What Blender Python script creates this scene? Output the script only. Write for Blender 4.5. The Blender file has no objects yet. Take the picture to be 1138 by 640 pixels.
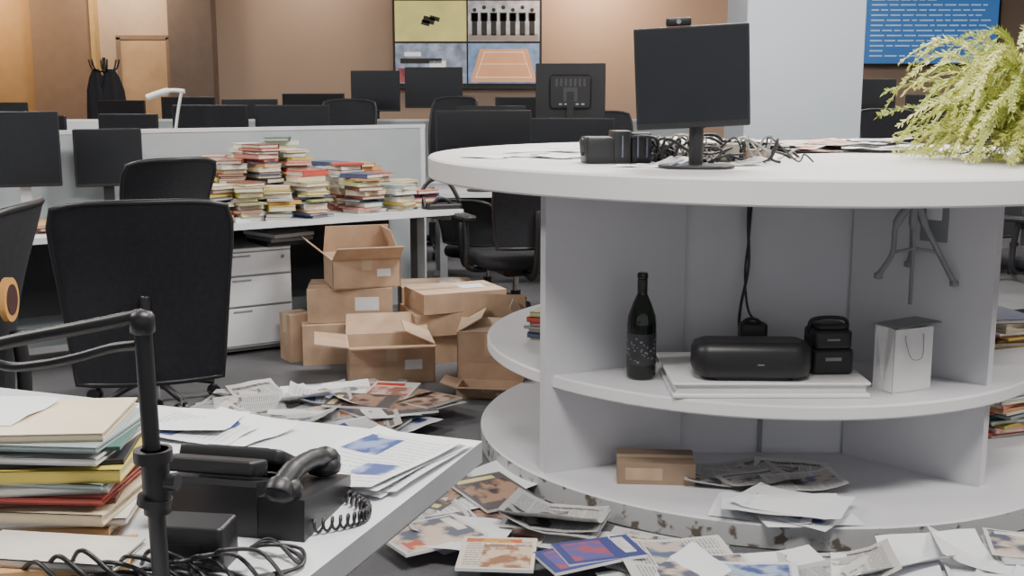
import bpy, math, random
from mathutils import Matrix, Vector
random.seed(7)
D=bpy.data; SC=bpy.context.scene
T=Matrix.Translation
def R(a,ax='Z'): return Matrix.Rotation(math.radians(a),4,ax)

# ------------------------------------------------------------------ materials
MC={}
def mat(name,col,rough=.5,metal=0,var=.08,scale=8,emit=0,bump=0,bscale=200,spec=None):
    if name in MC: return MC[name]
    m=D.materials.new(name); m.use_nodes=True; nt=m.node_tree; N=nt.nodes; L=nt.links
    p=N['Principled BSDF']; p.inputs['Roughness'].default_value=rough; p.inputs['Metallic'].default_value=metal
    if spec is not None: p.inputs['Specular IOR Level'].default_value=spec
    tc=N.new('ShaderNodeTexCoord'); no=N.new('ShaderNodeTexNoise'); no.inputs['Scale'].default_value=scale; no.inputs['Detail'].default_value=4
    L.new(tc.outputs['Object'],no.inputs['Vector'])
    r=N.new('ShaderNodeValToRGB'); L.new(no.outputs['Fac'],r.inputs['Fac'])
    r.color_ramp.elements[0].position=.3; r.color_ramp.elements[1].position=.7
    r.color_ramp.elements[0].color=tuple(c*(1-var) for c in col)+(1,)
    r.color_ramp.elements[1].color=tuple(min(1,c*(1+var)) for c in col)+(1,)
    L.new(r.outputs['Color'],p.inputs['Base Color'])
    if emit:
        L.new(r.outputs['Color'],p.inputs['Emission Color']); p.inputs['Emission Strength'].default_value=emit
    if bump:
        n2=N.new('ShaderNodeTexNoise'); n2.inputs['Scale'].default_value=bscale; L.new(tc.outputs['Object'],n2.inputs['Vector'])
        b=N.new('ShaderNodeBump'); b.inputs['Strength'].default_value=bump; b.inputs['Distance'].default_value=.01
        L.new(n2.outputs['Fac'],b.inputs['Height']); L.new(b.outputs['Normal'],p.inputs['Normal'])
    MC[name]=m; return m

def page_mat(name,paper,rects,text=22,cols=3,ink=(.14,.14,.15)):
    if name in MC: return MC[name]
    m=D.materials.new(name); m.use_nodes=True; nt=m.node_tree; N=nt.nodes; L=nt.links
    p=N['Principled BSDF']; p.inputs['Roughness'].default_value=.4
    uv=N.new('ShaderNodeUVMap'); sp=N.new('ShaderNodeSeparateXYZ'); L.new(uv.outputs['UV'],sp.inputs[0])
    X,Y=sp.outputs[0],sp.outputs[1]
    def ma(op,a,b=None):
        n=N.new('ShaderNodeMath'); n.operation=op
        for i,v in enumerate((a,b)):
            if v is None: continue
            if isinstance(v,(int,float)): n.inputs[i].default_value=v
            else: L.new(v,n.inputs[i])
        return n.outputs[0]
    def rect(x0,x1,y0,y1):
        return ma('MULTIPLY',ma('MULTIPLY',ma('GREATER_THAN',X,x0),ma('LESS_THAN',X,x1)),ma('MULTIPLY',ma('GREATER_THAN',Y,y0),ma('LESS_THAN',Y,y1)))
    def mix(f,a,b):
        n=N.new('ShaderNodeMix'); n.data_type='RGBA'; L.new(f,n.inputs[0])
        for i,v in ((6,a),(7,b)):
            if isinstance(v,tuple): n.inputs[i].default_value=v+(1,) if len(v)==3 else v
            else: L.new(v,n.inputs[i])
        return n.outputs[2]
    cur=paper
    if text:
        lines=ma('GREATER_THAN',ma('FRACT',ma('MULTIPLY',Y,text)),.5)
        cb=N.new('ShaderNodeCombineXYZ'); L.new(ma('MULTIPLY',X,38),cb.inputs[0]); L.new(ma('FLOOR',ma('MULTIPLY',Y,text)),cb.inputs[1])
        no=N.new('ShaderNodeTexNoise'); no.inputs['Scale'].default_value=1; L.new(cb.outputs[0],no.inputs['Vector'])
        w=ma('GREATER_THAN',no.outputs['Fac'],.44)
        c=ma('GREATER_THAN',ma('FRACT',ma('MULTIPLY',X,cols)),.12)
        f=ma('MULTIPLY',ma('MULTIPLY',lines,w),ma('MULTIPLY',c,rect(.07,.94,.06,.9)))
        cur=mix(ma('MULTIPLY',f,.75),cur,ink)
    for (x0,x1,y0,y1,ca,cb_,sc) in rects:
        tx=N.new('ShaderNodeTexNoise'); tx.inputs['Scale'].default_value=sc; tx.inputs['Detail'].default_value=3
        mp=N.new('ShaderNodeMapping'); mp.inputs['Location'].default_value=(random.random()*9,random.random()*9,0)
        L.new(uv.outputs['UV'],mp.inputs[0]); L.new(mp.outputs[0],tx.inputs['Vector'])
        r=N.new('ShaderNodeValToRGB'); e=r.color_ramp.elements; e[0].position=.45; e[1].position=.55
        e[0].color=ca+(1,); e[1].color=cb_+(1,); L.new(tx.outputs['Fac'],r.inputs['Fac'])
        cur=mix(rect(x0,x1,y0,y1),cur,r.outputs['Color'])
    if isinstance(cur,tuple): p.inputs['Base Color'].default_value=cur+(1,)
    else: L.new(cur,p.inputs['Base Color'])
    MC[name]=m; return m

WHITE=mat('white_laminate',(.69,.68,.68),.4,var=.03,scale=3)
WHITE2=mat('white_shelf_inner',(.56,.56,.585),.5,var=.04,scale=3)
DESKW=mat('desk_white',(.64,.655,.68),.4,var=.04)
DESKE=mat('desk_edge_grey',(.30,.31,.33),.5)
BLK=mat('black_plastic',(.012,.012,.014),.42,var=.2)
BLKM=mat('black_mesh_fabric',(.009,.010,.015),.85,var=.3,scale=60,bump=.6,bscale=500)
SCR=mat('screen_glass',(.010,.011,.014),.25,var=.1)
GREYP=mat('grey_plastic',(.22,.23,.24),.5)
CHROME=mat('brushed_metal',(.45,.46,.48),.3,metal=1)
CARD=mat('cardboard',(.44,.30,.20),.85,var=.12,scale=12)
CARD2=mat('cardboard_inner',(.55,.40,.28),.85,var=.1,scale=12)
TAPE=mat('packing_tape',(.50,.37,.25),.3)
PAPW=mat('white_paper',(.70,.71,.73),.6,var=.03)
PAPC=mat('book_pages',(.62,.56,.46),.8,var=.1,scale=60)
BROWNP=mat('brown_parcel_paper',(.27,.185,.125),.7,var=.15)
COV=[mat('book_cover_%d'%i,c,.4,var=.08) for i,c in enumerate([(.5,.08,.06),(.66,.63,.58),(.07,.16,.14),(.58,.46,.09),(.08,.1,.2),(.66,.55,.38),(.58,.33,.14),(.7,.7,.68),(.2,.07,.05),(.32,.39,.38),(.5,.5,.25),(.03,.03,.035),(.6,.25,.2)])]
PG=[]
PG.append(page_mat('newsprint_a',(.50,.49,.47),[(.1,.6,.5,.75,(.08,.08,.09),(.4,.38,.36),5),(.08,.9,.84,.9,(.05,.05,.05),(.2,.2,.2),30)],26,4))
PG.append(page_mat('magazine_red',(.6,.56,.52),[(.06,.94,.1,.72,(.30,.12,.09),(.66,.45,.36),3),(.06,.7,.78,.93,(.5,.04,.03),(.55,.06,.04),2)],0))
PG.append(page_mat('magazine_blue',(.05,.06,.19),[(.1,.9,.1,.6,(.30,.08,.12),(.10,.09,.27),3),(.08,.8,.75,.92,(.6,.6,.62),(.5,.5,.5),3)],0))
PG.append(page_mat('newsprint_b',(.56,.55,.53),[(.35,.93,.35,.7,(.10,.14,.22),(.5,.42,.36),4)],30,3))
PG.append(page_mat('leaflet_white',(.68,.69,.71),[(.1,.5,.55,.85,(.04,.07,.22),(.20,.26,.42),4),(.55,.9,.2,.4,(.06,.09,.25),(.3,.35,.5),4)],18,1,ink=(.42,.43,.46)))
PG.append(page_mat('magazine_brown',(.3,.2,.15),[(.05,.95,.05,.7,(.1,.05,.04),(.5,.35,.25),4),(.1,.7,.8,.92,(.6,.6,.58),(.5,.5,.45),3)],0))
PG.append(page_mat('magazine_orange',(.66,.6,.5),[(.3,.95,.05,.75,(.28,.13,.07),(.62,.47,.35),4),(.05,.8,.82,.95,(.5,.1,.04),(.55,.3,.05),4)],14,3))
PG.append(page_mat('magazine_green',(.5,.55,.5),[(.05,.95,.35,.95,(.08,.14,.10),(.5,.5,.35),4)],16,2))
PG.append(PAPW)
PG.append(page_mat('newsprint_c',(.42,.42,.42),[(.05,.5,.1,.45,(.05,.05,.06),(.35,.33,.3),6),(.55,.95,.6,.85,(.1,.1,.1),(.5,.45,.4),6)],34,5))
PG.append(page_mat('magazine_portrait',(.62,.60,.58),[(.04,.96,.04,.96,(.10,.11,.15),(.60,.48,.40),2.5),(.1,.6,.8,.92,(.7,.7,.68),(.6,.6,.6),3),(.6,.9,.1,.3,(.5,.1,.08),(.6,.5,.2),4)],0))
PG.append(page_mat('magazine_dark',(.10,.09,.09),[(.06,.94,.2,.8,(.05,.04,.05),(.35,.22,.15),3),(.1,.8,.84,.94,(.6,.55,.2),(.7,.6,.3),3)],0))
PG.append(page_mat('leaflet_blue',(.62,.64,.68),[(.08,.92,.55,.92,(.07,.10,.26),(.35,.42,.55),3),(.08,.45,.1,.5,(.35,.2,.15),(.6,.55,.5),5)],20,2))

# ------------------------------------------------------------------ mesh builder
class B:
    def __init__(s): s.v=[];s.f=[];s.m=[];s.u=[];s.sm=[];s.mats=[];s.M=Matrix.Identity(4)
    def mi(s,m):
        if m not in s.mats: s.mats.append(m)
        return s.mats.index(m)
    def add(s,vs,fs,m,uvs=None,smooth=False):
        o=len(s.v); s.v+= [tuple(s.M@Vector(v)) for v in vs]
        for i,f in enumerate(fs):
            s.f.append([o+k for k in f]); s.m.append(s.mi(m[i] if isinstance(m,list) else m)); s.sm.append(smooth)
            if uvs: s.u.append([uvs[k] for k in f])
            else:
                q=[(0,0),(1,0),(1,1),(0,1)]
                s.u.append([q[k%4] for k in range(len(f))])
    def box(s,c,d,m,rot=None,top=None):
        x,y,z=[k/2 for k in d]; M0=s.M
        s.M=s.M@T(c)@(rot if rot is not None else Matrix.Identity(4))
        vs=[(-x,-y,-z),(x,-y,-z),(x,y,-z),(-x,y,-z),(-x,-y,z),(x,-y,z),(x,y,z),(-x,y,z)]
        s.add(vs,[(4,5,6,7),(3,2,1,0),(0,1,5,4),(1,2,6,5),(2,3,7,6),(3,0,4,7)],[top or m]+[m]*5); s.M=M0
    def panel(s,ps,t,m,m2=None):
        ps=[Vector(p) for p in ps]; n=(ps[1]-ps[0]).cross(ps[3]-ps[0]).normalized()*t
        q=[p+n for p in ps]; s.add([tuple(p) for p in ps]+[tuple(p) for p in q],[(3,2,1,0),(4,5,6,7),(0,1,5,4),(1,2,6,5),(2,3,7,6),(3,0,4,7)],[m,m2 or m,m,m,m,m])
    def tube(s,ps,r,m,n=8,closed=False):
        ps=[Vector(p) for p in ps]; k=len(ps); rs=r if isinstance(r,list) else [r]*k
        vs=[];up=None
        for i,p in enumerate(ps):
            if closed: t=ps[(i+1)%k]-ps[i-1]
            else: t=ps[min(i+1,k-1)]-ps[max(i-1,0)]
            t=t.normalized() if t.length>1e-9 else Vector((0,0,1))
            if up is None: up=Vector((0,0,1)) if abs(t.z)<.9 else Vector((1,0,0))
            a=t.cross(up).normalized(); up=a.cross(t).normalized()
            for j in range(n):
                th=2*math.pi*j/n; vs.append(tuple(p+(a*math.cos(th)+up*math.sin(th))*rs[i]))
        fs=[]
        for i in range(k if closed else k-1):
            for j in range(n):
                i2=(i+1)%k; fs.append((i*n+j,i2*n+j,i2*n+(j+1)%n,i*n+(j+1)%n))
        if not closed: fs.append(tuple(range(n))); fs.append(tuple((k-1)*n+j for j in reversed(range(n))))
        s.add(vs,fs,m,smooth=True)
    def cyl(s,a,b,r,m,n=20,r2=None):
        ra=r; rb=r2 if r2 is not None else r
        a=Vector(a);b=Vector(b);t=(b-a).normalized();up=Vector((0,0,1)) if abs(t.z)<.9 else Vector((1,0,0))
        x=t.cross(up).normalized();y=t.cross(x)
        c=[(math.cos(2*math.pi*j/n),math.sin(2*math.pi*j/n)) for j in range(n)]
        vs=[tuple(a+(x*p+y*q)*ra) for p,q in c]+[tuple(b+(x*p+y*q)*rb) for p,q in c]
        s.add(vs,[(j,(j+1)%n,n+(j+1)%n,n+j) for j in range(n)],m,smooth=True)
        s.add(vs[:n],[tuple(range(n))],m); s.add(vs[n:],[tuple(range(n))],m)
    def lathe(s,prof,c,m,n=32,smooth=True):
        vs=[];k=len(prof)
        for r,z in prof:
            for j in range(n):
                th=2*math.pi*j/n; vs.append((c[0]+r*math.cos(th),c[1]+r*math.sin(th),c[2]+z))
        fs=[];ms=[]
        for i in range(k-1):
            for j in range(n):
                fs.append((i*n+j,i*n+(j+1)%n,(i+1)*n+(j+1)%n,(i+1)*n+j)); ms.append(m[i] if isinstance(m,list) else m)
        s.add(vs,fs,ms,smooth=smooth)
        s.add(vs[:n],[tuple(reversed(range(n)))],ms[0]); s.add(vs[-n:],[tuple(range(n))],ms[-1])
    def rp(s,c,w,d,h,rad,bev,m,top=None,rot=None,taper=1.0,seg=5):
        """rounded prism, base centre at c, extruded in z"""
        M0=s.M; s.M=s.M@T(c)@(rot if rot is not None else Matrix.Identity(4))
        def ring(ins,z,sc=1):
            o=[]; r=max(rad-ins,.0005)
            for sx,sy,a0 in ((1,1,0),(-1,1,90),(-1,-1,180),(1,-1,270)):
                for k in range(seg+1):
                    a=math.radians(a0+90*k/seg)
                    o.append((((w/2-ins-r)*sx+r*math.cos(a))*sc,((d/2-ins-r)*sy+r*math.sin(a))*sc,z))
            return o
        rs=[ring(bev,0),ring(bev*.3,bev*.3),ring(0,bev),ring(0,h-bev,taper),ring(bev*.3,h-bev*.3,taper),ring(bev,h,taper)]
        n=len(rs[0]); vs=[v for q in rs for v in q]
        fs=[(i*n+j,i*n+(j+1)%n,(i+1)*n+(j+1)%n,(i+1)*n+j) for i in range(5) for j in range(n)]
        s.add(vs,fs,m,smooth=True)
        s.add(rs[0],[tuple(reversed(range(n)))],m); s.add(rs[-1],[tuple(range(n))],top or m)
        s.M=M0
    def sheet(s,c,w,h,rot,m,curl=.02,ax=0,n=6,tilt=0):
        M0=s.M; s.M=s.M@T(c)@R(rot); vs=[];uv=[]
        for i in range(n+1):
            for j in range(n+1):
                u,v=i/n,j/n; q=(u,v,1-u,1-v)[ax]
                z=curl*max(0,(q-.45)/.55)**2+.002*math.sin(9*u+5*v+rot)+.002+tilt*u
                vs.append(((u-.5)*w,(v-.5)*h,z)); uv.append((u,v))
        s.add(vs,[(i*(n+1)+j,(i+1)*(n+1)+j,(i+1)*(n+1)+j+1,i*(n+1)+j+1) for i in range(n) for j in range(n)],m,uvs=uv,smooth=True); s.M=M0
    def book(s,c,w,d,t,rot,cov):
        M0=s.M; s.M=s.M@T(c)@R(rot)
        s.box((0,0,.0015),(w,d,.003),cov); s.box((0,0,t-.0015),(w,d,.003),cov)
        s.box((-w/2+.002,0,t/2),(.004,d,t),cov); s.box((.002,0,t/2),(w-.01,d-.008,t-.006),PAPC); s.M=M0
    def stack(s,x,y,z,n=None,H=None,w=(.13,.2),d=(.19,.27),t=(.012,.04),j=12,rot0=0,wob=.012):
        k=0;z0=z
        while (n and k<n) or (H and z-z0<H):
            tt=random.uniform(*t); r=rot0+random.uniform(-j,j)+random.choice([0,0,90,180])
            s.book((x+random.uniform(-wob,wob),y+random.uniform(-wob,wob),z),random.uniform(*w),random.uniform(*d),tt,r,random.choice(COV)); z+=tt+.0006;k+=1
        return z
    def done(s,name,loc=(0,0,0),rz=0,bevel=0,scale=1):
        me=D.meshes.new(name); me.from_pydata(s.v,[],s.f)
        for m in s.mats: me.materials.append(m)
        me.polygons.foreach_set('material_index',s.m); me.polygons.foreach_set('use_smooth',s.sm)
        uvl=me.uv_layers.new(name='UVMap'); fl=[c for f in s.u for q in f for c in q]
        uvl.data.foreach_set('uv',fl); me.update()
        o=D.objects.new(name,me); SC.collection.objects.link(o); o.location=loc; o.rotation_euler=(0,0,math.radians(rz)); o.scale=(scale,)*3
        if bevel:
            b=o.modifiers.new('bevel','BEVEL'); b.width=bevel; b.segments=2; b.limit_method='ANGLE'; b.angle_limit=.9
        return o
def spline(ps,n=8):
    ps=[Vector(p) for p in ps]; q=[ps[0]]+ps+[ps[-1]]; o=[]
    for i in range(1,len(q)-2):
        a,b,c,d=q[i-1:i+3]
        for k in range(n):
            t=k/n; o.append(.5*((2*b)+(-a+c)*t+(2*a-5*b+4*c-d)*t*t+(-a+3*b-3*c+d)*t**3))
    o.append(ps[-1]); return o

# ------------------------------------------------------------------ room
b=B(); b.box((0,5.25,-.05),(15,17.5,.1),mat('carpet_grey',(.13,.13,.138),.95,var=.12,scale=3,bump=.5,bscale=300)); b.done('floor')
WALL=mat('wall_taupe',(.37,.275,.215),.8,var=.04,scale=.6)
WB=mat('wall_brown',(.22,.15,.11),.8,var=.06); WP=mat('wall_peach',(.52,.39,.29),.8,var=.05); WO=mat('wall_ochre',(.36,.23,.11),.8,var=.06)
b=B(); b.box((0,14.05,1.6),(15,.1,3.2),WALL); b.done('wall_back')
b=B(); b.box((-7.55,5.25,1.6),(.1,17.5,3.2),WALL); b.done('wall_left')
b=B(); b.box((7.55,5.25,1.6),(.1,17.5,3.2),WALL); b.done('wall_right')
b=B(); b.box((0,5.25,3.25),(15,17.5,.1),mat('ceiling_white',(.6,.6,.6),.8)); b.done('ceiling')
b=B(); b.box((-6.65,13.97,1.6),(1.7,.06,3.2),WO); b.done('trim_1')
b=B(); b.box((-5.42,13.93,1.6),(.74,.14,3.2),WB); b.box((-5.03,13.9,1.6),(.05,.2,3.2),mat('brass_trim',(.5,.34,.15),.4)); b.done('trim_2')
b=B(); b.box((-4.57,13.98,1.6),(.88,.04,3.2),WP); b.done('trim_3')
b=B(); b.box((-3.85,13.88,1.6),(.52,.24,3.2),mat('wall_darkbrown',(.14,.105,.09),.8)); b.done('trim_4')
b=B(); DO=mat('door_wood',(.50,.33,.19),.5,var=.12,scale=4)
b.box((-4.46,13.93,.99),(.56,.05,1.98),DO); b.box((-4.76,13.93,1.0),(.05,.07,2.0),WB); b.box((-4.16,13.93,1.0),(.05,.07,2.0),WB); b.box((-4.46,13.93,2.0),(.65,.07,.05),WB)
b.cyl((-4.26,13.86,1.0),(-4.26,13.91,1.0),.015,CHROME); b.cyl((-4.26,13.86,1.0),(-4.37,13.86,1.0),.01,CHROME); b.done('door_1')
b=B(); b.box((0,13.985,.06),(15,.03,.12),WB); b.done('baseboard_back')
b=B(); COL=mat('column_paint',(.37,.41,.455),.6,var=.02,scale=1)
b.box((1.635,6.7,1.6),(.66,.6,3.2),COL); b.box((1.635,6.7,.05),(.68,.62,.1),GREYP); b.done('square_column',bevel=.01)

# ------------------------------------------------------------------ round counter
SCUF=mat('scuffed_edge',(.42,.41,.40),.6,var=.1,scale=6)
nt=SCUF.node_tree; r=[n for n in nt.nodes if n.type=='VALTORGB'][0]; 
r.color_ramp.elements[0].position=.37; r.color_ramp.elements[0].color=(.12,.10,.08,1); r.color_ramp.elements[1].position=.43; r.color_ramp.elements[1].color=(.44,.44,.445,1)
[n for n in nt.nodes if n.type=='TEX_NOISE'][0].inputs['Scale'].default_value=17
b=B()
CX,CY=.98,4.205
def disc(cx,cy,Rr,z0,z1,m,edge,n=128):
    e=.006
    b.lathe([(.001,z0),(Rr-e,z0),(Rr,z0+e),(Rr,z1-e),(Rr-e,z1),(.001,z1)],(cx,cy,0),[m,m,edge,m,m],n=n,smooth=False)
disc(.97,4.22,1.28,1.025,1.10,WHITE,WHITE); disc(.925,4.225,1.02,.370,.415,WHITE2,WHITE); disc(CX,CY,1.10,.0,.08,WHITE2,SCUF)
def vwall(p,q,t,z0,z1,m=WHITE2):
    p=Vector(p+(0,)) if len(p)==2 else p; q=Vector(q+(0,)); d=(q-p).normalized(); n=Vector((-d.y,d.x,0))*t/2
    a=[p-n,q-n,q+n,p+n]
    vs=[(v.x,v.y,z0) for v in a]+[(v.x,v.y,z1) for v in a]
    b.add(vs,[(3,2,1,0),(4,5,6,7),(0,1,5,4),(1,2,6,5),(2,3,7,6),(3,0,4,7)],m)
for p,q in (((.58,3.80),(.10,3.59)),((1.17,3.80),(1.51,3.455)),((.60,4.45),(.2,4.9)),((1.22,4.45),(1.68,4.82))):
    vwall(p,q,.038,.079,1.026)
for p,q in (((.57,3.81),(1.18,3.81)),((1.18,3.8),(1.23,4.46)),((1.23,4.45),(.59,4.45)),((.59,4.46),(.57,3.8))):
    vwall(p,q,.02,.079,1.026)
b.box((.868,3.795,.23),(.014,.012,.29),GREYP)
b.done('round_service_counter')

# ------------------------------------------------------------------ furniture functions
def desk(name,loc,rz,w,d,z=.70,dark=False,t=.028,modesty=True):
    b=B(); b.box((w/2,d/2,z-t/2),(w,d,t),DESKE,top=DESKW)
    b.box((w/2,.0015,z-t/2),(w,.004,t-.002),DESKW)
    for x in (.06,w-.06):
        b.box((x,d/2,.02),(.06,d-.1,.03),GREYP); b.box((x,d/2,(z-t)/2+.01),(.05,.08,z-t-.02),GREYP); b.box((x,d/2,z-t-.02),(.05,d-.15,.03),GREYP)
    if modesty: b.box((w/2,d-.08,z-.26),(w-.15,.02,.44),mat('modesty_dark',(.03,.03,.035),.6))
    return b.done(name,loc,rz)
def partition(name,loc,rz,w,h):
    b=B(); P=mat('partition_fabric',(.38,.42,.44),.8,var=.04,bump=.1); b.box((w/2,0,h/2+.02),(w,.035,h-.04),P)
    b.box((w/2,0,h),(w,.045,.02),DESKW)
    for x in (.02,w-.02): b.box((x,0,h/2),(.03,.045,h),DESKW); b.box((x,0,.01),(.05,.1,.02),GREYP)
    return b.done(name,loc,rz)
def monitor(name,loc,rz,w=.5,h=.3,clear=.12,back=False,tilt=0,base=.22,white=False,lit=None):
    b=B(); pm=mat('light_grey_plastic',(.55,.56,.57),.5) if white else BLK
    b.rp((0,.03,0),base,base*.75,.012,base*.3,.004,pm)
    b.box((0,.055,(clear+h*.5)/2),(.05,.018,clear+h*.5),pm)
    M=T((0,.02,clear+h/2))@R(tilt,'X'); b.M=M@R(90,'X')
    b.rp((0,0,-.0),w,h,.022,.008,.003,BLK)
    b.rp((0,0,-.03),w*.6,h*.6,.034,.03,.012,BLK)
    b.M=M; b.box((0,-.0225,.004),(w-.018,.002,h-.026),lit or SCR)
    if back:
        G2=mat('dark_grey_vent',(.05,.05,.055),.5)
        for i in range(7): b.box((-w*.2+i*w*.066,.033,h*.16),(w*.035,.002,h*.14),G2)
        b.box((0,.033,-h*.05),(.1,.004,.1),G2)
        for i in range(5): b.box((-w*.18+i*w*.08,.033,-h*.22),(.022,.004,.012),CHROME)
    b.M=Matrix.Identity(4); return b.done(name,loc,rz)
def chair(name,loc,rz,s=1,bh=.55,arms=True,lean=.1,bw=.46,sticker=False,z0=.52):
    b=B()
    for k in range(5):
        a=math.radians(72*k+20); c,q=math.cos(a),math.sin(a)
        b.tube([(c*.03,q*.03,.13),(c*.15,q*.15,.11),(c*.29,q*.29,.075)],[.022,.018,.013],BLK)
        for o in (-.016,.016): b.cyl((c*.29-q*(o-.008),q*.29+c*(o-.008),.03),(c*.29-q*(o+.008),q*.29+c*(o+.008),.03),.03,BLK,14)
        b.cyl((c*.29,q*.29,.03),(c*.29,q*.29,.085),.008,CHROME,8)
    b.cyl((0,0,.09),(0,0,.25),.028,BLK); b.cyl((0,0,.25),(0,0,.38),.017,CHROME)
    b.rp((0,.02,.35),.22,.26,.05,.03,.01,BLK)
    b.rp((0,0,.395),.49,.47,.075,.11,.028,BLKM)
    b.tube(spline([(0,.15,.37),(0,.27,.36),(0,.32,.44),(0,.31+lean*.3,z0+bh*.3),(0,.28+lean*.5,z0+bh*.5)]),.018,BLK)
    n=10
    def pt(u,v,off=0):
        ww=(bw*.42+(bw*.08)*min(1,v*1.2))*(1-.05*max(0,v-.9)/.1)
        return ((u*2-1)*ww,.25+lean*v+.035*math.sin(v*math.pi)*-1+.05*(-(u*2-1)**2)+.03+off,z0+bh*v-.02*v*(u*2-1)**4)
    for off in (0,.014):
        vs=[pt(i/n,j/n,off) for j in range(n+1) for i in range(n+1)]
        b.add(vs,[(j*(n+1)+i,j*(n+1)+i+1,(j+1)*(n+1)+i+1,(j+1)*(n+1)+i) for i in range(n) for j in range(n)],BLKM,smooth=True)
    lp=[pt(i/n,0,.007) for i in range(n+1)]+[pt(1,j/n,.007) for j in range(1,n+1)]+[pt(1-i/n,1,.007) for i in range(1,n+1)]+[pt(0,1-j/n,.007) for j in range(1,n)]
    b.tube(lp,.010,BLK,closed=True)
    if arms:
        for sx in (-1,1):
            b.tube(spline([(sx*.18,.02,.38),(sx*.285,.02,.40),(sx*.29,.02,.53),(sx*.29,0,.66)]),.017,BLK)
            b.rp((sx*.29,-.02,.655),.075,.25,.028,.03,.01,BLK)
    if sticker:
        y=.25+lean*.75+.025
        b.cyl((.12,y+.000,z0+bh*.66),(.12,y+.014,z0+bh*.66),.052,mat('sticker_orange',(.55,.28,.08),.5),24)
        b.cyl((.12,y+.012,z0+bh*.66),(.12,y+.016,z0+bh*.66),.036,mat('sticker_dark',(.05,.02,.02),.5),24)
    return b.done(name,loc,rz,scale=s)
def obox(name,loc,rz,w,d,h,fl=(100,100,100,100),tilt=None):
    """open cardboard box; flap angles from closed(0) outward"""
    b=B(); t=.006
    if tilt is not None: b.M=tilt
    b.box((0,0,t/2),(w,d,t),CARD2)
    b.box((0,-d/2+t/2,h/2),(w,t,h),CARD);b.box((0,d/2-t/2,h/2),(w,t,h),CARD2);b.box((-w/2+t/2,0,h/2),(t,d,h),CARD2);b.box((w/2-t/2,0,h/2),(t,d,h),CARD)
    b.box((0,-d/2-.0006,h*.8),(.05,.001,h*.4),TAPE)
    b.box((w*.25,-d/2-.0008,h*.5),(w*.2,.001,h*.25),PAPW)
    L=min(w,d)/2
    def flap(p,q,inw,ang):
        p=Vector(p);q=Vector(q);i=Vector(inw);a=math.radians(ang)
        dr=i*math.cos(a)+Vector((0,0,1))*math.sin(a)
        b.panel([p,q,q+dr*L-(q-p).normalized()*.008,p+dr*L+(q-p).normalized()*.008],.005,CARD,CARD2)
    x,y=w/2,d/2
    flap((-x,-y,h),(x,-y,h),(0,1,0),fl[0]); flap((x,-y,h),(x,y,h),(-1,0,0),fl[1]); flap((x,y,h),(-x,y,h),(0,-1,0),fl[2]); flap((-x,y,h),(-x,-y,h),(1,0,0),fl[3])
    return b.done(name,loc,rz)
def cbox(name,loc,rz,w,d,h,label=True):
    b=B(); b.box((0,0,h/2),(w,d,h),CARD,top=CARD2); b.box((0,0,h+.0006),(w+.001,.05,.0012),TAPE); b.box((0,0,h+.0014),(w,.004,.001),BROWNP)
    for sx in (-1,1): b.box((sx*(w/2+.0006),0,h*.8),(.0012,.05,h*.4),TAPE)
    if label: b.box((w*.2,-d/2-.0006,h*.55),(w*.28,.001,h*.4),PAPW); b.box((w*.2,0,h+.002),(w*.3,d*.35,.001),PAPW)
    return b.done(name,loc,rz,bevel=.003)

# ------------------------------------------------------------------ foreground desk + items
desk('white_desk',(-1.57,1.45,0),-19.9,1.25,1.0,t=.04,modesty=False)
b=B(); z=.7
for i,(w,d,t,c,r) in enumerate([(.20,.27,.018,6,-2),(.19,.28,.010,1,5),(.2,.26,.016,5,-5),(.19,.25,.007,8,8),(.19,.28,.010,0,-3),(.2,.26,.014,1,6),(.2,.27,.008,9,-6),(.21,.28,.018,3,3),(.2,.27,.007,11,8),(.2,.26,.010,7,-4),(.19,.26,.006,2,5),(.2,.27,.009,9,-5),(.19,.26,.012,5,4)]):
    b.book((-.70+random.uniform(-.012,.012),1.60+random.uniform(-.012,.012),z),w,d,t,r+90,COV[c]); z+=t+.0006
b.sheet((-.79,1.63,z),.13,.17,80,PAPW,curl=.004)
b.done('book_stack')
b=B(); ztop=.7
for i,(w,d,t,c,r) in enumerate([(.17,.22,.014,6,12),(.16,.21,.010,1,-8)]):
    b.book((-.62+.01*i,1.42,ztop),w*.6,d,t,r+90,COV[c]); ztop+=t+.0006
b.done('book_stack')
b=B() # telephone
prof=[(-.09,0),(.10,0),(.10,.03),(-.03,.065),(-.085,.082),(-.09,.075)]
vs=[(-.11,y,zz) for y,zz in prof]+[(.055,y,zz) for y,zz in prof]; n=len(prof)
b.add(vs,[tuple(reversed(range(n))),tuple(range(n,2*n))]+[(i,(i+1)%n,n+(i+1)%n,n+i) for i in range(n)],BLK)
b.rp((-.035,.05,.055),.17,.10,.022,.012,.004,BLK,rot=R(-28,'X')); b.box((-.03,.055,.079),(.1,.05,.003),SCR,rot=R(-28,'X'))
b.rp((-.03,-.05,.078),.15,.055,.022,.01,.004,BLK,rot=R(-14,'X'))
for i in range(4):
    for j in range(3): b.box((-.06+i*.022,-.005+j*.02-.0,.060-.012*j+.01),(.014,.012,.006),GREYP,rot=R(-16,'X'))
prof=[(-.09,0),(.10,0),(.10,.035),(-.085,.06)]
vs=[(.055,y,zz) for y,zz in prof]+[(.125,y,zz) for y,zz in prof]; n=4
b.add(vs,[tuple(reversed(range(n))),tuple(range(n,2*n))]+[(i,(i+1)%n,n+(i+1)%n,n+i) for i in range(n)],BLK)
b.tube(spline([(.09,-.095,.070),(.09,-.085,.076),(.09,-.04,.086),(.09,.03,.080),(.09,.085,.062),(.09,.095,.055)]),[.010]+[.021]*8+[.016]*8+[.0145]*8+[.016]*6+[.021]*9+[.010],BLK,12)
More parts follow.
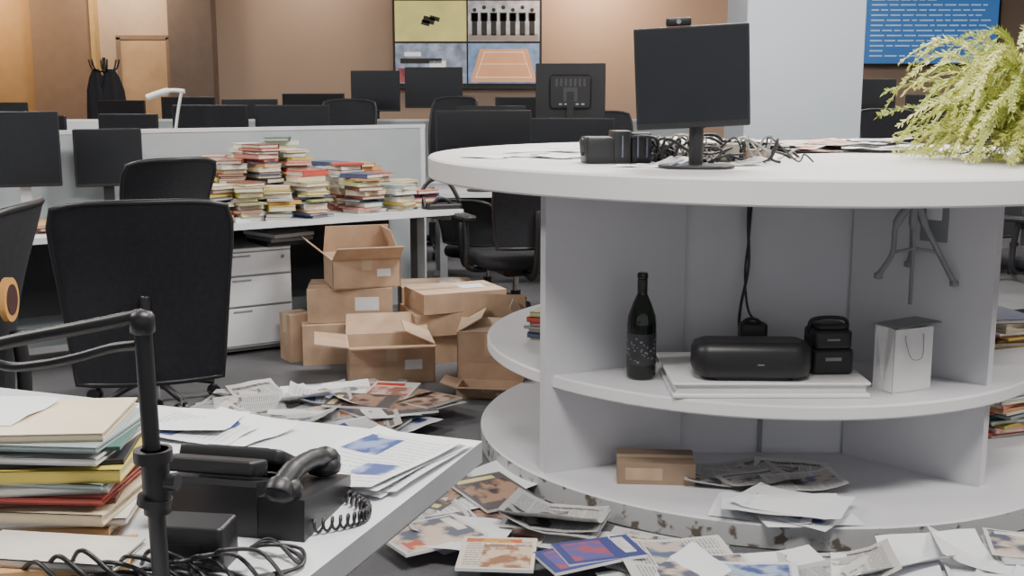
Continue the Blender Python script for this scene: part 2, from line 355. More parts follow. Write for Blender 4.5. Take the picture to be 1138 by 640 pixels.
b.lathe([(.012,0),(.025,.006),(.027,.018),(.022,.028),(.012,.032)],(.09,-.075,.054),BLK,20); b.lathe([(.012,0),(.025,.006),(.027,.016),(.02,.026)],(.09,.078,.040),BLK,20)
hx=[]
for i in range(220):
    t=i/219; a=t*2*math.pi*17; cx=.125+.06*math.sin(t*3.1); cy=-.06+.13*t; hx.append((cx,cy+.009*math.cos(a),.012+.009*math.sin(a)))
b.tube(hx,.0022,BLK,6); b.done('desk_telephone',(-.395,1.61,.7),-12)
b=B(); b.rp((0,0,0),.10,.06,.06,.008,.004,BLK); b.box((0,-.031,.03),(.04,.002,.015),BLK); b.done('power_adapter',(-.425,1.43,.7),-8)
b=B(); 
for i in range(5): b.sheet((random.uniform(-.012,.012),random.uniform(-.015,.015),.002+i*.003),.2,.28,random.uniform(-6,6),PG[4],curl=.006,ax=i%4)
b.done('paper_stack',(-.225,1.83,.7),-28)
b=B()
for i in range(3): b.sheet((-.05*i+.02,random.uniform(-.02,.02),.002+i*.003),.16,.22,random.uniform(-20,20)+90,[PAPW,PG[4],PAPW][i],curl=.008,ax=i%4)
b.done('paper_stack',(-.56,2.02,.7),-20)
b=B() # monitor arm
b.rp((0,0,0),.10,.10,.02,.01,.004,BLK); b.cyl((0,0,.02),(-.006,0,.375),.0105,BLK)
b.cyl((0,0,.13),(0,0,.21),.0165,BLK); b.cyl((.0,0,.17),(.028,-.006,.17),.010,BLK); b.cyl((-.002,0,.195),(-.002,0,.21),.023,BLK); b.cyl((-.004,0,.14),(-.002,0,.15),.021,BLK)
b.lathe([(.008,0),(.0145,.004),(.0145,.022),(.012,.027),(.004,.03)],(-.006,0,.350),BLK)
b.tube(spline([(-.006,0,.374),(-.03,.004,.368),(-.10,.02,.352),(-.17,.04,.336),(-.215,.05,.325),(-.25,.06,.32)]),.0085,BLK,10)
b.tube(spline([(-.006,0,.338),(-.05,.02,.330),(-.10,.03,.315),(-.15,.045,.303),(-.20,.06,.298),(-.25,.06,.32)]),.006,BLK,10)
b.done('monitor_arm',(-.430,1.3,.69))
b=B()
for i in range(9):
    x0=-.64+i*.03; b.tube(spline([(x0,1.38+.005*i,.708),(x0+.03,1.36,.73+.008*(i%3)),(x0+.07,1.33+.01*i,.72),(x0+.12,1.31,.708),(x0+.05,1.28,.708),(x0-.02,1.31+.01*i,.715),(x0+.06,1.36,.708)]),.0032,BLK,6)
b.done('cable_tangle')
b=B()
for i in range(3): b.tube(spline([(-.36,1.46,.706),(-.33,1.44+.01*i,.72),(-.29,1.46-.02*i,.706),(-.28,1.40,.706),(-.33,1.37-.01*i,.706)]),.003,BLK,6)
b.done('power_cord')

# ------------------------------------------------------------------ chairs left
chair('office_chair',(-1.27,3.88,0),196,s=1.0,bh=.61,bw=.55,arms=False,z0=.38,lean=.13)
chair('office_chair',(-1.54,2.66,0),-84,s=1,bh=.62,sticker=True,z0=.44,arms=False)
chair('office_chair',(-1.56,4.72,0),222,s=.92,bh=.40,z0=.76,arms=False,bw=.42)

# ------------------------------------------------------------------ mid desk
A=(-2.11,4.86); e=(.819,.574); nn=(-.574,.819)
def ml(t,n,z=.7): return (A[0]+e[0]*t+nn[0]*n,A[1]+e[1]*t+nn[1]*n,z)
desk('white_desk',ml(-.5,0,0),35,2.75,.8)
partition('desk_partition',ml(-.5,.84,0),35,3.0,1.13)
b=B() # drawer cabinet
CB=mat('cabinet_white',(.66,.67,.69),.4,var=.03)
b.box((0,.22,.29),(.38,.44,.50),CB); b.box((0,.22,.545),(.385,.445,.012),CB); b.box((0,.22,.03),(.34,.40,.02),GREYP)
for sx in (-.15,.15):
    for sy in (.06,.38): b.cyl((sx-.01,sy,.02),(sx+.01,sy,.02),.02,BLK,12)
z=.05
for h in (.20,.155,.12):
    b.box((0,-.006,z+h/2),(.37,.014,h-.008),CB); b.box((0,-.001,z+h),(.372,.008,.006),GREYP)
    b.box((-.08,-.014,z+h-.02),(.10,.004,.010),GREYP); z+=h+.004
b.cyl((.14,-.016,.50),(.14,-.012,.50),.01,CHROME,12); b.cyl((-.15,-.016,.485),(-.15,-.012,.485),.012,BLK,12)
b.done('drawer_pedestal',(-1.31,5.68,0),33,bevel=.002)
b=B(); 
for i in range(3): b.box((0,0,.01+i*.021),(.24,.30,.018),[BLK,GREYP,PAPW][i],rot=R(i*6))
b.done('document_trays',(-1.23,5.89,.552),33)
for nm,lst in (('book_pile',[(.88,.15,.17),(1.05,.14,.19),(1.22,.13,.16),(1.40,.14,.22),(.88,.35,.24),(1.06,.35,.28),(1.23,.36,.36),(1.41,.35,.33),(.90,.56,.26),(1.08,.57,.30),(1.26,.58,.36),(1.43,.56,.38)]),('book_pile',[(1.74,.2,.20),(1.93,.18,.13),(2.10,.22,.10),(1.75,.42,.25),(1.93,.40,.18),(2.10,.43,.14),(1.77,.63,.24),(1.95,.62,.22)])):
    b=B()
    for t,n_,H in lst:
        p=ml(t,n_); b.stack(p[0],p[1],p[2],H=H,w=(.12,.15),d=(.16,.20),t=(.008,.028),j=18,rot0=35+random.uniform(-14,14),wob=.015)
    b.done(nm)
b=B()
for t,n_,H in ((-.1,.35,.05),(.15,.3,.03),(.6,.45,.04)):
    p=ml(t,n_); b.stack(p[0],p[1],p[2],H=H,w=(.2,.22),d=(.26,.3),t=(.006,.014),j=25,rot0=35)
b.done('magazine_stack')
monitor('computer_monitor',ml(.13,.6),20,.34,.36,clear=.18,white=True)
monitor('computer_monitor',ml(.55,.66),28,.33,.29,clear=.16)
b=B(); b.tube(spline([(0,0,0),(.0,.05,.1),(.06,.04,.16),(.14,.02,.14),(.2,0,.03)]),.012,BLK,8); b.tube(spline([(.02,.0,.0),(.08,-.02,.06),(.16,-.01,.02)]),.01,BLK,8); b.rp((.1,0,0),.2,.1,.03,.02,.008,BLK)
b.done('headphones',ml(2.08,.12),20)

# ------------------------------------------------------------------ cardboard boxes
cbox('cardboard_box',(-.84,5.62,0),12,.46,.34,.20)
cbox('cardboard_box',(-.82,5.64,.2025),6,.42,.32,.17)
obox('cardboard_box',(-.76,5.62,.375),18,.34,.28,.15,(150,70,75,140))
cbox('cardboard_box',(-1.09,5.56,0),35,.12,.13,.24,False)
obox('cardboard_box',(-.58,5.20,0),10,.40,.30,.18,(170,25,150,172))
cbox('cardboard_box',(-.32,5.66,0),22,.48,.34,.14)
cbox('cardboard_box',(-.31,5.64,.142),18,.46,.34,.11)
cbox('cardboard_box',(-.29,5.63,.255),24,.44,.30,.10)
obox('cardboard_box',(-.09,5.09,0),-4,.30,.26,.26,(20,60,100,30))
obox('cardboard_box',(-.10,4.86,.0),-8,.28,.15,.05,(165,110,100,165))
cbox('cardboard_box',(.10,5.45,0),30,.28,.24,.10,False)
cbox('cardboard_box',(-.42,6.12,0),10,.4,.3,.30)
b=B(); b.sheet((0,0,0),.2,.28,10,PAPW); b.sheet((.2,.1,.002),.2,.28,60,PG[3]); b.done('loose_papers',(-.85,4.92,.0))

# ------------------------------------------------------------------ mid chairs & dark desks
chair('office_chair',(.02,6.15,0),200,s=1,bh=.4)
chair('office_chair',(-.15,6.78,0),150,s=.9,bh=.3,z0=.5,arms=False)
desk('white_desk',(-.50,7.15,0),3,1.68,.7)
monitor('computer_monitor',(-.18,7.30,.70),8,.62,.33,clear=.19)
monitor('computer_monitor',(.37,7.32,.70),-6,.58,.28,clear=.19)
b=B(); 
for i in range(7): b.tube(spline([(.0+i*.05,0,.004),(.05+i*.04,.05,.04+.02*(i%3)),(.12+i*.03,-.02,.02),(.2+i*.02,.05,.005)]),.006,BLK,6)
b.rp((.1,.0,.0),.25,.1,.05,.02,.01,BLK); b.done('cable_tangle',(.60,7.35,.705))

# background rows
desk('white_desk',(-4.8,7.4,0),0,1.9,.8); desk('white_desk',(-2.88,7.4,0),0,2.0,.8)
partition('desk_partition',(-4.8,8.23,0),0,3.9,1.0)
for x,w,h,c in ((-2.06,.54,.29,.26),(-1.50,.52,.28,.27),(-2.62,.42,.25,.24),(-3.25,.45,.28,.2),(-3.9,.45,.28,.2)): monitor('computer_monitor',(x,7.75,.70),random.uniform(-12,12),w,h,clear=c)
b=B(); LW=mat('lamp_white',(.7,.7,.66),.4)
b.lathe([(.07,0),(.075,.01),(.03,.02)],(0,0,0),LW); b.tube(spline([(0,0,.02),(-.03,0,.3),(.02,0,.6),(.05,0,.64)]),.010,LW); b.tube(spline([(.05,0,.64),(-.05,0,.645),(-.2,0,.60)]),[.014]*9+[.022]*8,LW); b.done('desk_lamp',(-2.2,7.5,.70))
b=B(); b.rp((0,0,0),.5,.45,1.12,.01,.005,DESKW); b.box((0,-.227,.56),(.46,.006,.5),DESKW); b.box((.0,-.235,.9),(.12,.01,.012),CHROME); b.done('storage_cabinet',(-3.35,9.0,0))
desk('white_desk',(-5.6,9.9,0),0,2.4,.8); desk('white_desk',(-3.15,9.9,0),0,2.4,.8); desk('white_desk',(-.7,9.9,0),0,2.4,.8); partition('desk_partition',(-5.6,9.85,0),0,7.2,1.1)
for x,w,h,c in ((-5.2,.55,.3,.27),(-4.60,.5,.3,.25),(-3.5,.45,.3,.27),(-2.9,.5,.3,.30),(-2.35,.5,.28,.30),(-1.78,.58,.32,.31),(-.70,.52,.36,.50),(-1.22,.44,.36,.47),(.1,.5,.3,.3)): monitor('computer_monitor',(x,10.2,.70),random.uniform(-10,10),w,h,clear=c)
monitor('computer_monitor',(.42,8.2,.70),176,.50,.40,clear=.44,back=True)
desk('white_desk',(-.6,7.95,0),0,1.7,.7)
monitor('computer_monitor',(-.15,8.2,.70),176,.5,.3,clear=.24,back=True)
chair('office_chair',(-1.30,9.2,0),10,s=1.1,bh=.5,z0=.66,bw=.40); chair('office_chair',(-.66,9.3,0),-30,s=1.1,bh=.52,z0=.66,bw=.40)
chair('office_chair',(-4.1,9.2,0),170); chair('office_chair',(.9,9.3,0),20,s=1.1)
# right side background
desk('white_desk',(2.3,8.6,0),0,1.9,.8); desk('white_desk',(4.25,8.6,0),0,1.9,.8)
for x,w,h,c in ((2.75,.5,.32,.42),(3.35,.5,.32,.3),(3.95,.5,.32,.3)): monitor('computer_monitor',(x,8.95,.70),random.uniform(-10,10),w,h,clear=c)
chair('office_chair',(2.85,8.0,0),15,s=1.1,bh=.58); chair('office_chair',(3.6,8.0,0),-25,s=1.1)
chair('office_chair',(2.9,6.1,0),40,s=1)
# coat rack
b=B(); b.lathe([(.2,0),(.2,.02),(.03,.04)],(0,0,0),BLK); b.cyl((0,0,.03),(0,0,1.7),.018,BLK)
for k in range(6):
    a=k*1.05; b.tube(spline([(0,0,1.55),(.12*math.cos(a),.12*math.sin(a),1.58),(.16*math.cos(a),.16*math.sin(a),1.68)]),.009,BLK,6)
CO=mat('coat_fabric',(.015,.015,.02),.9)
for cx,cy,sc in ((-.07,-.06,.9),(.08,-.04,1.),(.0,.1,.8)):
    n=18; vs=[];pr=[(.03,1.58),(.07,1.5),(.11,1.36),(.12,1.2),(.11,.95),(.14,.72)]
    for r_,z_ in pr:
        for j in range(n): q=2*math.pi*j/n; rr=sc*r_*(1+.25*math.sin(5*q+z_*5)); vs.append((cx+rr*math.cos(q),cy+rr*.6*math.sin(q),z_))
    b.add(vs,[(i*n+j,i*n+(j+1)%n,(i+1)*n+(j+1)%n,(i+1)*n+j) for i in range(len(pr)-1) for j in range(n)],CO,smooth=True)
b.done('coat_rack',(-4.27,12.0,0))

# ------------------------------------------------------------------ video wall
def em(name,c,s=1.0,var=.1,scale=6): return mat(name,c,.5,emit=s,var=var,scale=scale)
b=B(); yw=13.88
b.box((-.54,13.94,1.92),(1.80,.1,1.06),BLK)
def scr(cx,cz,m): b.box((cx,yw,cz),(.86,.012,.475),m)
scr(-.98,2.19,em('screen_field',(.40,.37,.13),1.0,.15,3)); scr(-.10,2.19,em('screen_grey',(.28,.29,.32),.8,.35,9)); scr(-.98,1.69,em('screen_stadium',(.20,.24,.32),.7,.6,7)); scr(-.10,1.69,em('screen_court_surround',(.13,.20,.33),.8,.3,8))
y2=yw-.008
DK=em('screen_dark',(.02,.02,.02),.1)
for x,z,w,h in ((-1.0,2.2,.14,.08),(-.93,2.22,.12,.05),(-1.04,2.17,.1,.06)): b.box((x,y2,z),(w,.004,h),DK,rot=R(15,'Y'))
for i in range(7): b.box((-.45+i*.115,y2,2.15),(.065,.004,.26),DK); b.box((-.45+i*.115,y2,2.24),(.085,.004,.10),DK); b.cyl((-.45+i*.115,y2-.002,2.32+.03*(i%2)),(-.45+i*.115,y2+.002,2.32+.03*(i%2)),.024,DK,12)
b.box((-.1,y2,2.0),(.84,.004,.08),em('screen_floor',(.2,.17,.15),.6))
b.panel([(-.5,y2,1.47),(.30,y2,1.47),(.19,y2,1.86),(-.39,y2,1.86)],.003,em('screen_clay',(.46,.23,.12),.9,.05)); WL=em('screen_line',(.7,.62,.55),.8)
b.panel([(-.44,y2-.004,1.52),(.24,y2-.004,1.52),(.24,y2-.004,1.528),(-.44,y2-.004,1.528)],.002,WL); b.panel([(-.38,y2-.004,1.68),(.19,y2-.004,1.68),(.19,y2-.004,1.686),(-.38,y2-.004,1.686)],.002,WL); b.panel([(-.33,y2-.004,1.82),(.13,y2-.004,1.82),(.13,y2-.004,1.826),(-.33,y2-.004,1.826)],.002,WL)
for s_ in (-1,1): b.panel([(-.1+s_*.34,y2-.004,1.52),(-.1+s_*.333,y2-.004,1.52),(-.1+s_*.225,y2-.004,1.83),(-.1+s_*.232,y2-.004,1.83)],.002,WL)
b.box((-1.0,y2,1.55),(.76,.004,.17),em('screen_red',(.25,.06,.07),.6,.6,10)); b.box((-.9,y2-.003,1.66),(.2,.004,.12),em('screen_white',(.6,.6,.6),.8,.2,12)); b.box((-1.1,y2-.003,1.72),(.5,.004,.06),DK); b.box((-1.2,y2-.003,1.80),(.2,.004,.05),em('screen_white',(.6,.6,.6),.8))
b.done('video_wall')
b=B(); b.box((5.05,13.93,2.13),(1.66,.08,.94),BLK); b.box((5.05,13.885,2.13),(1.60,.01,.88),em('screen_blue',(.03,.11,.30),.9,.06,2))
for i in range(13):
    x=4.32
    while x<5.7:
        w=random.uniform(.05,.2); 
        if x+w<5.78: b.box((x+w/2,13.878,2.50-i*.06),(w,.004,.016),em('screen_text',(.32,.46,.65),.7))
        x+=w+.03
        if random.random()<.1: break
b.done('wall_television')

# ------------------------------------------------------------------ counter-top items
zt=1.10
b=B()
b.rp((0,.02,0),.23,.17,.010,.075,.003,BLK); b.cyl((0,.045,.01),(0,.045,.2),.022,BLK); b.box((.0,.05,.22),(.05,.03,.2),BLK)
M=T((-.02,.02,.272))@R(-3,'Y')@R(4,'X'); b.M=M@R(90,'X'); b.rp((0,0,0),.338,.30,.03,.006,.003,BLK); b.rp((0,0,-.035),.24,.22,.038,.03,.012,BLK)
b.M=M; b.box((0,-.0305,.006),(.322,.002,.27),SCR)
b.rp((-.035,.0,.151),.075,.028,.024,.01,.004,BLK); b.cyl((-.035,-.016,.164),(-.035,-.012,.164),.007,GREYP,12); b.M=Matrix.Identity(4)
b.done('computer_monitor',(.557,3.41,zt),-6)
b=B(); b.rp((-.07,0,0),.10,.12,.085,.015,.006,BLK); b.rp((.0,-.01,0),.06,.10,.105,.01,.004,BLK); b.rp((.065,.01,0),.07,.11,.098,.01,.005,BLK)
for x in (.0,.05,.08): b.box((x,-.062,.055),(.005,.004,.07),mat('blue_grey_plastic',(.10,.12,.16),.4))
b.tube(spline([(-.12,-.03,.03),(-.12,.0,.07),(-.11,.04,.04)]),.012,BLK); b.done('telephone_dock',(.35,3.70,zt),5)
b=B(); CBL=[BLK,mat('beige_cable',(.42,.38,.31),.5),GREYP,BLK,mat('light_cable',(.45,.44,.42),.5),BLK]
for i in range(42):
    x=random.uniform(-.26,.30);y=random.uniform(-.1,.1); p=[(x,y,.006)]
    for k in range(5): x+=random.uniform(-.09,.09);y+=random.uniform(-.06,.06);p.append((max(-.28,min(.34,x)),max(-.14,min(.13,y)),random.choice([.006,.02,.03,.05,.08])))
    p.append((p[-1][0]+.03,p[-1][1],.006)); b.tube(spline(p,6),random.choice([.003,.004,.005]),random.choice(CBL),6)
b.rp((-.12,.03,0),.08,.05,.05,.01,.005,GREYP); b.rp((.1,.02,0),.07,.06,.06,.01,.005,CBL[1]); b.rp((.0,-.02,0),.06,.06,.03,.01,.005,BLK); b.rp((.20,.03,0),.09,.06,.04,.01,.005,BROWNP)
b.done('cable_tangle',(.62,3.76,zt))
b=B(); b.sheet((0,0,0),.2,.14,-20,PAPW,curl=.01); b.sheet((.06,.05,.003),.16,.1,40,PG[4]); b.sheet((.30,.06,.003),.14,.1,15,PG[0]); b.done('loose_papers',(.42,3.50,zt))
b=B()
for i in range(22): b.sheet((random.uniform(-.42,.42),random.uniform(-.25,.25),.001+i*.0015),.21,.28,random.uniform(0,180),PG[[8,1,8,4,5,8,6,3,10,12][i%10]],curl=.012,ax=i%4)
b.done('magazine_pile',(1.22,4.62,zt))
b=B()
for i,(x,y,k) in enumerate([(-.25,.0,8),(-.12,.06,4),(.0,-.03,8),(.12,.05,3),(.2,.2,8),(-.1,.3,8),(.05,.4,4)]): b.sheet((x,y,.001+i*.0015),.12,.16,random.uniform(0,90),PG[k],curl=.004)
b.done('loose_papers',(.16,4.0,zt))

# fern
b=B(); F1=mat('fern_leaf',(.50,.52,.11),.6,var=.2,scale=30); F2=mat('fern_leaf_dark',(.32,.38,.06),.6,var=.2,scale=30); F3=mat('fern_leaf_pale',(.66,.66,.22),.6,var=.15,scale=30)
b.lathe([(.07,0),(.10,.06),(.11,.07),(.10,.072),(.095,.06)],(0,0,0),mat('planter_ceramic',(.18,.16,.13),.5),32); b.lathe([(.001,.055),(.096,.058)],(0,0,0),mat('potting_soil',(.03,.02,.015),.95),24)
for i in range(360):
    a=random.uniform(0,2*math.pi); Lr=random.uniform(.18,.54); up=random.uniform(.06,.42); dr=random.uniform(.05,.40)
    r0=random.uniform(0,.07); pts=[]
    n=22
    for k in range(n+1):
        t=k/n; rr=r0+Lr*t**.9*.95; z=.06+up*math.sin(min(1,t*1.25)*math.pi*.5)-dr*max(0,t-.35)**1.6*1.6
        aa=a+.25*t*math.sin(i); pts.append(Vector((rr*math.cos(aa),rr*math.sin(aa),max(z,.015+.01*random.random()))))
    fm=random.choice([F1,F1,F2,F3,F3]); b.tube([tuple(p) for p in pts[::2]],.0018,fm,4)
    for k in range(3,n+1):
        t=k/n; tg=(pts[k]-pts[k-1]); 
        if tg.length<1e-6: continue
        tg.normalize(); sd=tg.cross(Vector((0,0,1))); 
        if sd.length<.05: sd=Vector((-math.sin(a),math.cos(a),0))
        sd.normalize(); ll=.026*(1.15-t*.75)
        for s_ in (-1,1):
            for q in (0,.33,.66):
                p=pts[k]+(pts[k-1]-pts[k])*q; tip=p+sd*s_*ll+tg*ll*1.2+Vector((0,0,random.uniform(-.014,.016))); md=p.lerp(tip,.5)
                b.add([tuple(p),tuple(md+tg*.0042),tuple(tip),tuple(md-tg*.0042)],[(0,1,2,3)],fm)
b.done('potted_fern',(1.80,3.81,zt))

# ------------------------------------------------------------------ shelf items
zs=.415
b=B(); b.rp((0,0,0),.60,.42,.014,.01,.004,WHITE); 
b.rp((0,0,.012),.58,.40,.03,.01,.004,WHITE); b.rp((0,0,.040),.60,.42,.008,.01,.003,WHITE)
b.done('white_tray_box',(.785,3.500,zs))
b=B(); b.rp((0,0,.006),.36,.15,.112,.055,.03,BLK,seg=8); b.rp((0,0,.0),.26,.10,.012,.03,.003,BLK); b.box((.02,-.0755,.055),(.02,.001,.003),GREYP)
b.done('portable_speaker',(.732,3.37,zs+.048),-2)
b=B(); b.rp((0,0,0),.135,.12,.08,.02,.01,BLK); b.rp((0,0,.078),.125,.11,.06,.02,.01,BLK); b.rp((0,0,.134),.10,.085,.022,.02,.008,BLK); b.box((0,-.0605,.05),(.05,.002,.01),GREYP); b.box((0,-.0555,.11),(.04,.002,.006),GREYP)
b.tube(spline([(-.06,0,.12),(-.05,0,.165),(.05,0,.165),(.06,0,.12)]),.006,BLK); b.done('camera_bag',(.990,3.45,zs+.048),4)
b=B(); GL=mat('dark_bottle_glass',(.008,.012,.008),.08,var=.2)
b.lathe([(.03,0),(.044,.003),(.047,.012),(.047,.18),(.044,.205),(.030,.245),(.0165,.275),(.0145,.30),(.0145,.325),(.0175,.327),(.0175,.338),(.015,.345)],(0,0,0),GL,40)
LB=mat('bottle_label',(.035,.035,.04),.5,var=.3); b.lathe([(.0475,.05),(.0478,.051),(.0478,.15),(.0475,.151)],(0,0,0),LB,40)
for i in range(40): 
    a=random.uniform(3.3,6.1); z_=random.uniform(.06,.14); b.box((.0482*math.cos(a),.0482*math.sin(a),z_),(.001,random.choice([.004,.008]),random.choice([.002,.005])),GREYP,rot=R(math.degrees(a)))
b.lathe([(.0155,.275),(.0162,.276),(.0162,.322),(.0155,.323)],(0,0,0),BLK,24); b.done('wine_bottle',(.418,3.55,zs))
b=B(); BG=mat('white_kraft_bag',(.68,.68,.68),.6,var=.05)
w,d,h=.15,.085,.20
b.panel([(-w/2,-d/2,0),(w/2,-d/2,0),(w/2,-d/2,h),(-w/2,-d/2,h)],-.002,BG); b.panel([(-w/2,d/2,0),(w/2,d/2,0),(w/2,d/2,h),(-w/2,d/2,h)],-.002,BG)
for sx in (-1,1): b.panel([(sx*w/2,-d/2,0),(sx*w/2,0,0),(sx*(w/2-.012),0,h),(sx*w/2,-d/2,h)],.002,BG); b.panel([(sx*w/2,0,0),(sx*w/2,d/2,0),(sx*w/2,d/2,h),(sx*(w/2-.012),0,h)],.002,BG)
b.box((0,0,.002),(w,d,.003),BG); b.box((.03,.02,h+.003),(.20,.10,.005),GREYP,rot=R(8))
for y in (-d/2-.003,d/2+.003): b.tube(spline([(-.035,y,h-.02),(-.035,y*1.05,h-.04),(-.02,y*1.3,h-.09),(.02,y*1.3,h-.09),(.035,y*1.05,h-.04),(.035,y,h-.02)]),.0012,GREYP,6)
b.done('paper_shopping_bag',(1.215,3.41,zs),24)
b=B()
b.box((1.27,3.53,1.015),(.1,.1,.018),GREYP); b.cyl((1.27,3.53,.66),(1.27,3.53,1.01),.006,GREYP)
for ex,ey,ez in ((1.145,3.47,.765),(1.395,3.50,.735),(1.29,3.62,.78)):
    b.tube(spline([(1.27,3.53,1.0),(1.25+(ex-1.25)*.35,3.53,.92),(1.27+(ex-1.27)*.6,(3.53+ey)/2,.83),(ex,ey,ez)]),[.014]*9+[.009]*16,GREYP); b.lathe([(.004,0),(.014,.004),(.014,.018),(.004,.024)],(ex,ey,ez-.014),GREYP,12)
    b.cyl((1.27,3.53,.84),(1.27+(ex-1.27)*.6,(3.53+ey)/2,.83),.005,GREYP,8)
b.done('mini_tripod')
b=B()
b.tube(spline([(.80,3.78,1.02),(.795,3.77,.9),(.80,3.76,.75),(.77,3.72,.62),(.76,3.68,.55),(.78,3.66,.52),(.81,3.65,.50)]),.005,BLK); b.tube(spline([(.81,3.78,1.02),(.80,3.77,.85),(.79,3.765,.72),(.80,3.74,.6),(.83,3.70,.56),(.84,3.66,.50)]),.004,BLK)
for k in range(3): b.tube([(.80+.035*math.cos(t*.35),3.66+.01*k,.555+.03*math.sin(t*.35)) for t in range(18)],.0045,BLK,6,closed=True)
b.rp((.80,3.66,zs+.048),.09,.06,.11,.012,.006,BLK)
b.done('power_cable')
b=B(); b.box((1.355,3.585,.93),(.09,.012,.15),GREYP,rot=R(-45)); b.box((1.348,3.578,.95),(.05,.006,.05),PAPW,rot=R(-45)); b.done('wall_socket_box')
zb=.08
b=B(); b.box((0,0,.036),(.25,.15,.072),BROWNP); b.box((0,0,.0725),(.251,.03,.001),TAPE); b.box((-.04,-.0755,.035),(.12,.001,.04),CARD); b.done('parcel_box',(.47,3.54,zb),-4,bevel=.003)
b=B()
for i,(x,y,r_,k) in enumerate([(.75,3.60,10,9),(.92,3.56,-15,0),(.68,3.5,-8,9),(.80,3.47,20,0),(.93,3.44,5,3)]): b.sheet((x,y,zb+.002+i*.004),.24,.17,r_,PG[k],curl=.02,ax=i%4)
b.done('newspaper_pile')
b=B()
for i,(x,y,r_,k) in enumerate([(.76,3.24,-20,8),(.87,3.20,8,8),(.84,3.22,-38,4),(.78,3.21,-12,8),(.86,3.23,-28,8)]): b.sheet((x,y,zb+.003+i*.006),.30,.21,r_,PG[k],curl=.02,ax=i%4,tilt=-.008)
b.done('loose_papers')
b=B(); b.stack(1.80,4.10,.415,H=.10,w=(.18,.2),d=(.25,.27),t=(.006,.02),rot0=20); b.done('book_stack')
b=B(); b.stack(1.80,4.10,.08,H=.16,w=(.18,.2),d=(.25,.27),t=(.006,.02),rot0=30); b.done('book_stack')
b=B(); b.stack(.20,4.15,.415,H=.09,w=(.16,.18),d=(.22,.24),t=(.006,.02),rot0=70); b.done('book_stack')

# ------------------------------------------------------------------ floor papers
def pile(name,items,z=.001,dz=.0045):
    b=B()
    for i,(x,y,w,h,r_,k) in enumerate(items):
        zz=z+i*dz*.8
        if k in (1,2,5,6,7,10,11): b.box((x,y,zz+.006),(w,h,.009),PAPW,rot=R(r_)@R(random.uniform(-2,2),'X'),top=PG[k])
        else: b.sheet((x,y,zz),w,h,r_,PG[k],curl=random.choice([.01,.03,.05]),ax=random.randrange(4),tilt=random.uniform(-.004,.01))
    return b.done(name)
it=[]
for i in range(50): it.append((-.80+random.gauss(0,.25),4.16+.66*random.random(),.21,.28,random.uniform(0,360),random.choice([0,8,8,4,12,8,1,10,3,9,11])))
it+=[(-.44,4.45,.21,.28,20,11),(-.38,4.55,.21,.28,50,5),(-.52,4.65,.2,.28,-10,1),(-.62,4.5,.2,.28,80,11)]
it=[t for t in it if t[0]<-.34 and t[0]>-1.25]
pile('magazine_pile',it,dz=.0016)
it=[]
for i in range(20): it.append((random.uniform(-.26,.18),random.uniform(3.0,3.9),random.choice([.21,.24]),random.choice([.28,.32]),random.uniform(0,360),random.choice([0,8,10,4,12,11,3,8,5])))
it=[t for t in it if (t[0]-CX)**2+(t[1]-CY)**2>1.28**2]
it+=[(-.28,3.42,.24,.34,-60,4),(-.24,3.30,.22,.3,20,3),(-.02,3.66,.28,.22,-40,8),(-.06,3.50,.20,.28,30,11),(-.30,3.72,.28,.2,10,8),(-.24,3.12,.21,.28,-55,10),(-.12,3.12,.21,.28,-15,8),(.13,3.23,.30,.22,-18,9),(.13,3.24,.30,.22,-14,9),(.13,3.23,.30,.22,-16,0),(-.04,2.94,.21,.23,-4,6),(.19,2.92,.15,.23,-66,2),(.24,2.95,.15,.23,-72,2)]
pile('newspaper_pile',it,dz=.004)
it=[]
for i in range(18): it.append((random.uniform(.35,1.5),random.uniform(2.68,2.86),random.choice([.21,.24]),random.choice([.28,.30]),random.uniform(0,360),random.choice([0,8,4,12,1,3,8,10,7])))
it+=[(.42,3.0,.28,.34,70,9),(.46,2.95,.28,.34,100,3),(.52,2.88,.28,.2,5,10),(.72,2.90,.3,.21,12,8),(.88,2.88,.3,.21,-8,0),(1.02,2.90,.3,.21,20,8),(1.18,2.90,.3,.22,8,8),(.62,2.82,.28,.2,-10,12),(.85,2.80,.3,.22,16,9),(1.32,2.94,.30,.21,-8,8),(1.0,2.84,.28,.2,-15,8)]
pile('magazine_pile',it,dz=.0025)
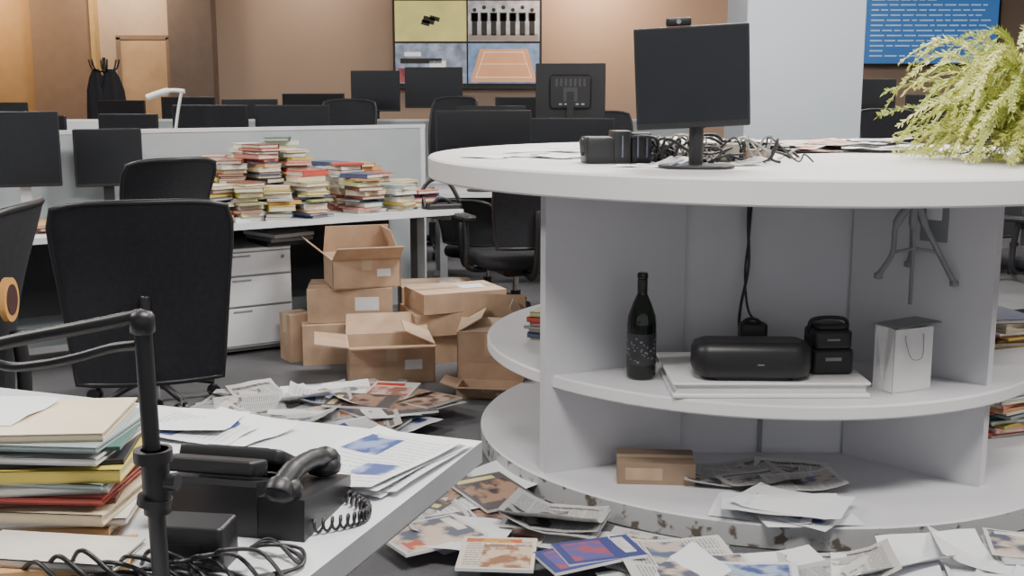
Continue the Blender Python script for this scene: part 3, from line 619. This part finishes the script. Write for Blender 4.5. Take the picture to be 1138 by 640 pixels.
b=B(); b.box((0,0,.02),(.28,.2,.03),PAPW,top=PG[7]); b.box((.01,.0,.045),(.27,.2,.014),PAPW,rot=R(5),top=PG[0]); b.sheet((0,0,.053),.28,.2,-3,PG[10]); b.done('magazine_stack',(1.48,2.98,.02),-12)
it=[(-.6,4.12,.21,.28,30,4),(-.95,4.1,.21,.28,70,5),(-.50,4.38,.21,.28,20,8)]
pile('loose_papers',it,z=.06)

# ------------------------------------------------------------------ lights
def area(name,loc,sx,sy,pw,col=(1,.97,.93),rot=(0,0,0)):
    l=D.lights.new(name,'AREA'); l.shape='RECTANGLE'; l.size=sx; l.size_y=sy; l.energy=pw; l.color=col
    o=D.objects.new(name,l); SC.collection.objects.link(o); o.location=loc; o.rotation_euler=[math.radians(a) for a in rot]
EP=mat('light_diffuser',(.9,.9,.88),.5,emit=1.5)
for i,(x,y) in enumerate([(-3.2,2.5),(0.4,1.4),(3.6,2.5),(-3.2,6.2),(.9,4.8),(3.6,6.2),(-3.2,9.8),(.4,9.8),(3.6,9.8)]):
    b=B(); b.box((0,0,0),(1.25,.65,.03),GREYP); b.box((0,0,-.016),(1.2,.6,.004),EP); b.done('ceiling_light_panel',(x,y,3.18))
    area('ceiling_lamp',(x,y,3.14),1.2,.6,(150 if x==.9 else 120) if y<9 else 60,(1,.96,.91))
for x,p,c in ((-6.6,60,(1,.7,.4)),(-4.6,32,(1,.80,.58)),(.95,60,(1,.72,.48)),(-2.4,16,(1,.82,.64)),(3.6,14,(1,.78,.56))):
    area('wall_washer_lamp',(x,13.2,3.0),.5,.2,p,c,rot=(35,0,0))
w=D.worlds.new('World'); SC.world=w; w.use_nodes=True; bg=w.node_tree.nodes['Background']; bg.inputs[0].default_value=(.92,.95,1,1); bg.inputs[1].default_value=.75

# ------------------------------------------------------------------ camera
cam=D.cameras.new('camera'); co=D.objects.new('camera',cam); SC.collection.objects.link(co); SC.camera=co
cam.sensor_width=36; cam.lens=39.54; co.location=(0,0,1.32); co.rotation_euler=(math.radians(90-9.76),0,0); cam.clip_end=100
